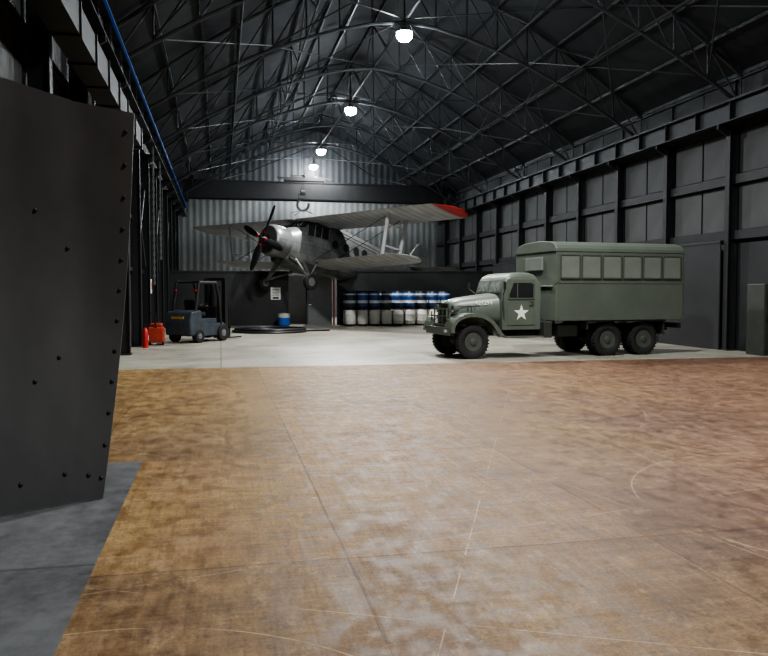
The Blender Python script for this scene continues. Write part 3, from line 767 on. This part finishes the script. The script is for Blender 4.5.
for y in(-.38,.38):
    b.box((.86,y,1.12),(.16,.15,2.1)).box((.96,y*.70,1.12),(.1,.12,2.05))
for z in(.3,1.1,2.15): b.box((.86,0,z),(.08,.76,.1))
b.cyl((.84,.12,.2),(.84,.12,1.9),.06).cyl((.84,-.12,.2),(.84,-.12,1.9),.06); b.obj('mast','black',F)
b=MB().box((1.05,0,.45),(.05,.9,.09)).box((1.05,0,.2),(.05,.9,.09)).box((1.05,.42,.33),(.05,.06,.35)).box((1.05,-.42,.33),(.05,.06,.35))
for k in range(6): b.box((1.05,-.4+.16*k,.8),(.03,.03,.65))
b.box((1.05,0,1.12),(.03,.86,.04)).obj('fork_carriage','black',F)
for y in(-.25,.25): MB().box((1.09,y,.3),(.04,.1,.5)).box((1.5,y,.07),(.85,.1,.04)).obj('fork','steel_dark',F)
for x,r in((.55,.29),(-.72,.23)):
    for s_ in(-1,1): make_wheel(F,(x,s_*.5,r),r,.2,'grey',s_,lugs=0,rimr=.42)
for s_ in(-1,1): MB().lathe([(.0001,0),(.05,.01),(.05,.05),(.0001,.06)],axis='X',c=(-.8,s_*.42,1.75),n=10).obj('work_light','red',F)

J=empty('pallet_truck',(-2.02,25.6,0),(0,0,math.radians(90)),label='low red-orange pallet truck parked beside the forklift',category='pallet truck')
MB().box((-.05,0,.34),(.4,.5,.5)).box((-.02,0,.64),(.28,.4,.14)).obj('drive_unit','redor',J,bevel=.05)
for y in(-.15,.15): MB().box((.45,y,.12),(.65,.14,.06)).cyl((.65,y,.06),(.65,y+.01,.06),.05).obj('fork','redor',J,bevel=.01)
MB().cyl((-.2,0,.5),(-.40,0,1.0),.03).box((-.41,0,1.02),(.06,.3,.04)).obj('tiller_handle','black',J)
for s_ in(-1,1): MB().cyl((-.05,s_*.2-.04,.09),(-.05,s_*.2+.04,.09),.09,n=16).obj('wheel','rubber',J)

E=empty('fire_extinguisher',(XL+.50,24.4,.0),label='red fire extinguisher standing by the dark wall',category='fire extinguisher')
MB().lathe([(.0001,0),(.085,.01),(.09,.05),(.09,.48),(.06,.56),(.03,.6),(.03,.62)],n=18).obj('cylinder_body','red',E,smooth=True)
MB().box((0,0,.65),(.05,.04,.06)).box((.05,0,.70),(.16,.025,.02)).path([(0,.03,.62),(.02,.12,.5),(.02,.12,.2)],.012).obj('valve_and_hose','black',E)
MB().box((0,0,.30),(.005,.1,.14)).obj('label_plate','white',E,loc=(.09,0,0))
MB().box((0,0,0),(.03,.24,.5)).box((.02,0,.02),(.01,.18,.24),mi=1).obj('safety_sign',['white','red'],loc=(XL+.37,28.2,1.9),label='white safety sign with a red square on a column',category='sign')
for yy,L_ in ((26.6,4.6),(29.6,3.6)):
    b=MB(); nl=int(L_/.12)
    for k in range(nl):
        b.box((0,0,-.06-.12*k),(.07 if k%2 else .03,.03 if k%2 else .07,.13))
    b.obj('hoist_chain','grey',loc=(XL+.62,yy,6.5),label='heavy steel chain hanging from the crane beam',category='chain',group='chains on the dark wall')
b=MB(); b.box((0,14,0),(.4,14,.45))
for k in range(10): b.box((0,7.5+1.45*k,0),(.46,.05,.51))
b.obj('air_duct','steel_dark',loc=(XL+.62,0,5.6),label='long square dark air duct along the wall',category='air duct')
C=empty('equipment_cabinet',(14.38,18.2,0),label='grey-green metal cabinet standing against the wall',category='cabinet')
MB().box((0,0,.96),(.56,.7,1.92)).obj('cabinet_body','cabinet',C,bevel=.02)
MB().box((0,-.36,1.0),(.5,.02,1.75)).obj('cabinet_door','cabinet',C,bevel=.01)
MB().box((-.2,-.39,1.0),(.03,.03,.14)).obj('handle','black',C)

# ---------------------------------------------------------------- world, camera
w=bpy.data.worlds.new('World'); S.world=w; w.use_nodes=True
w.node_tree.nodes['Background'].inputs[0].default_value=(.5,.55,.6,1); w.node_tree.nodes['Background'].inputs[1].default_value=.05
cd=bpy.data.cameras.new('Camera'); cam=bpy.data.objects.new('Camera',cd); COL.objects.link(cam)
cd.sensor_width=36; cd.lens=36*769/768; cd.clip_end=200
cam.location=(0,0,1.7); cam.rotation_euler=(math.radians(90-2.68),0,math.radians(-12))
S.camera=cam
try: S.view_settings.look='AgX - Medium High Contrast'
except Exception: pass
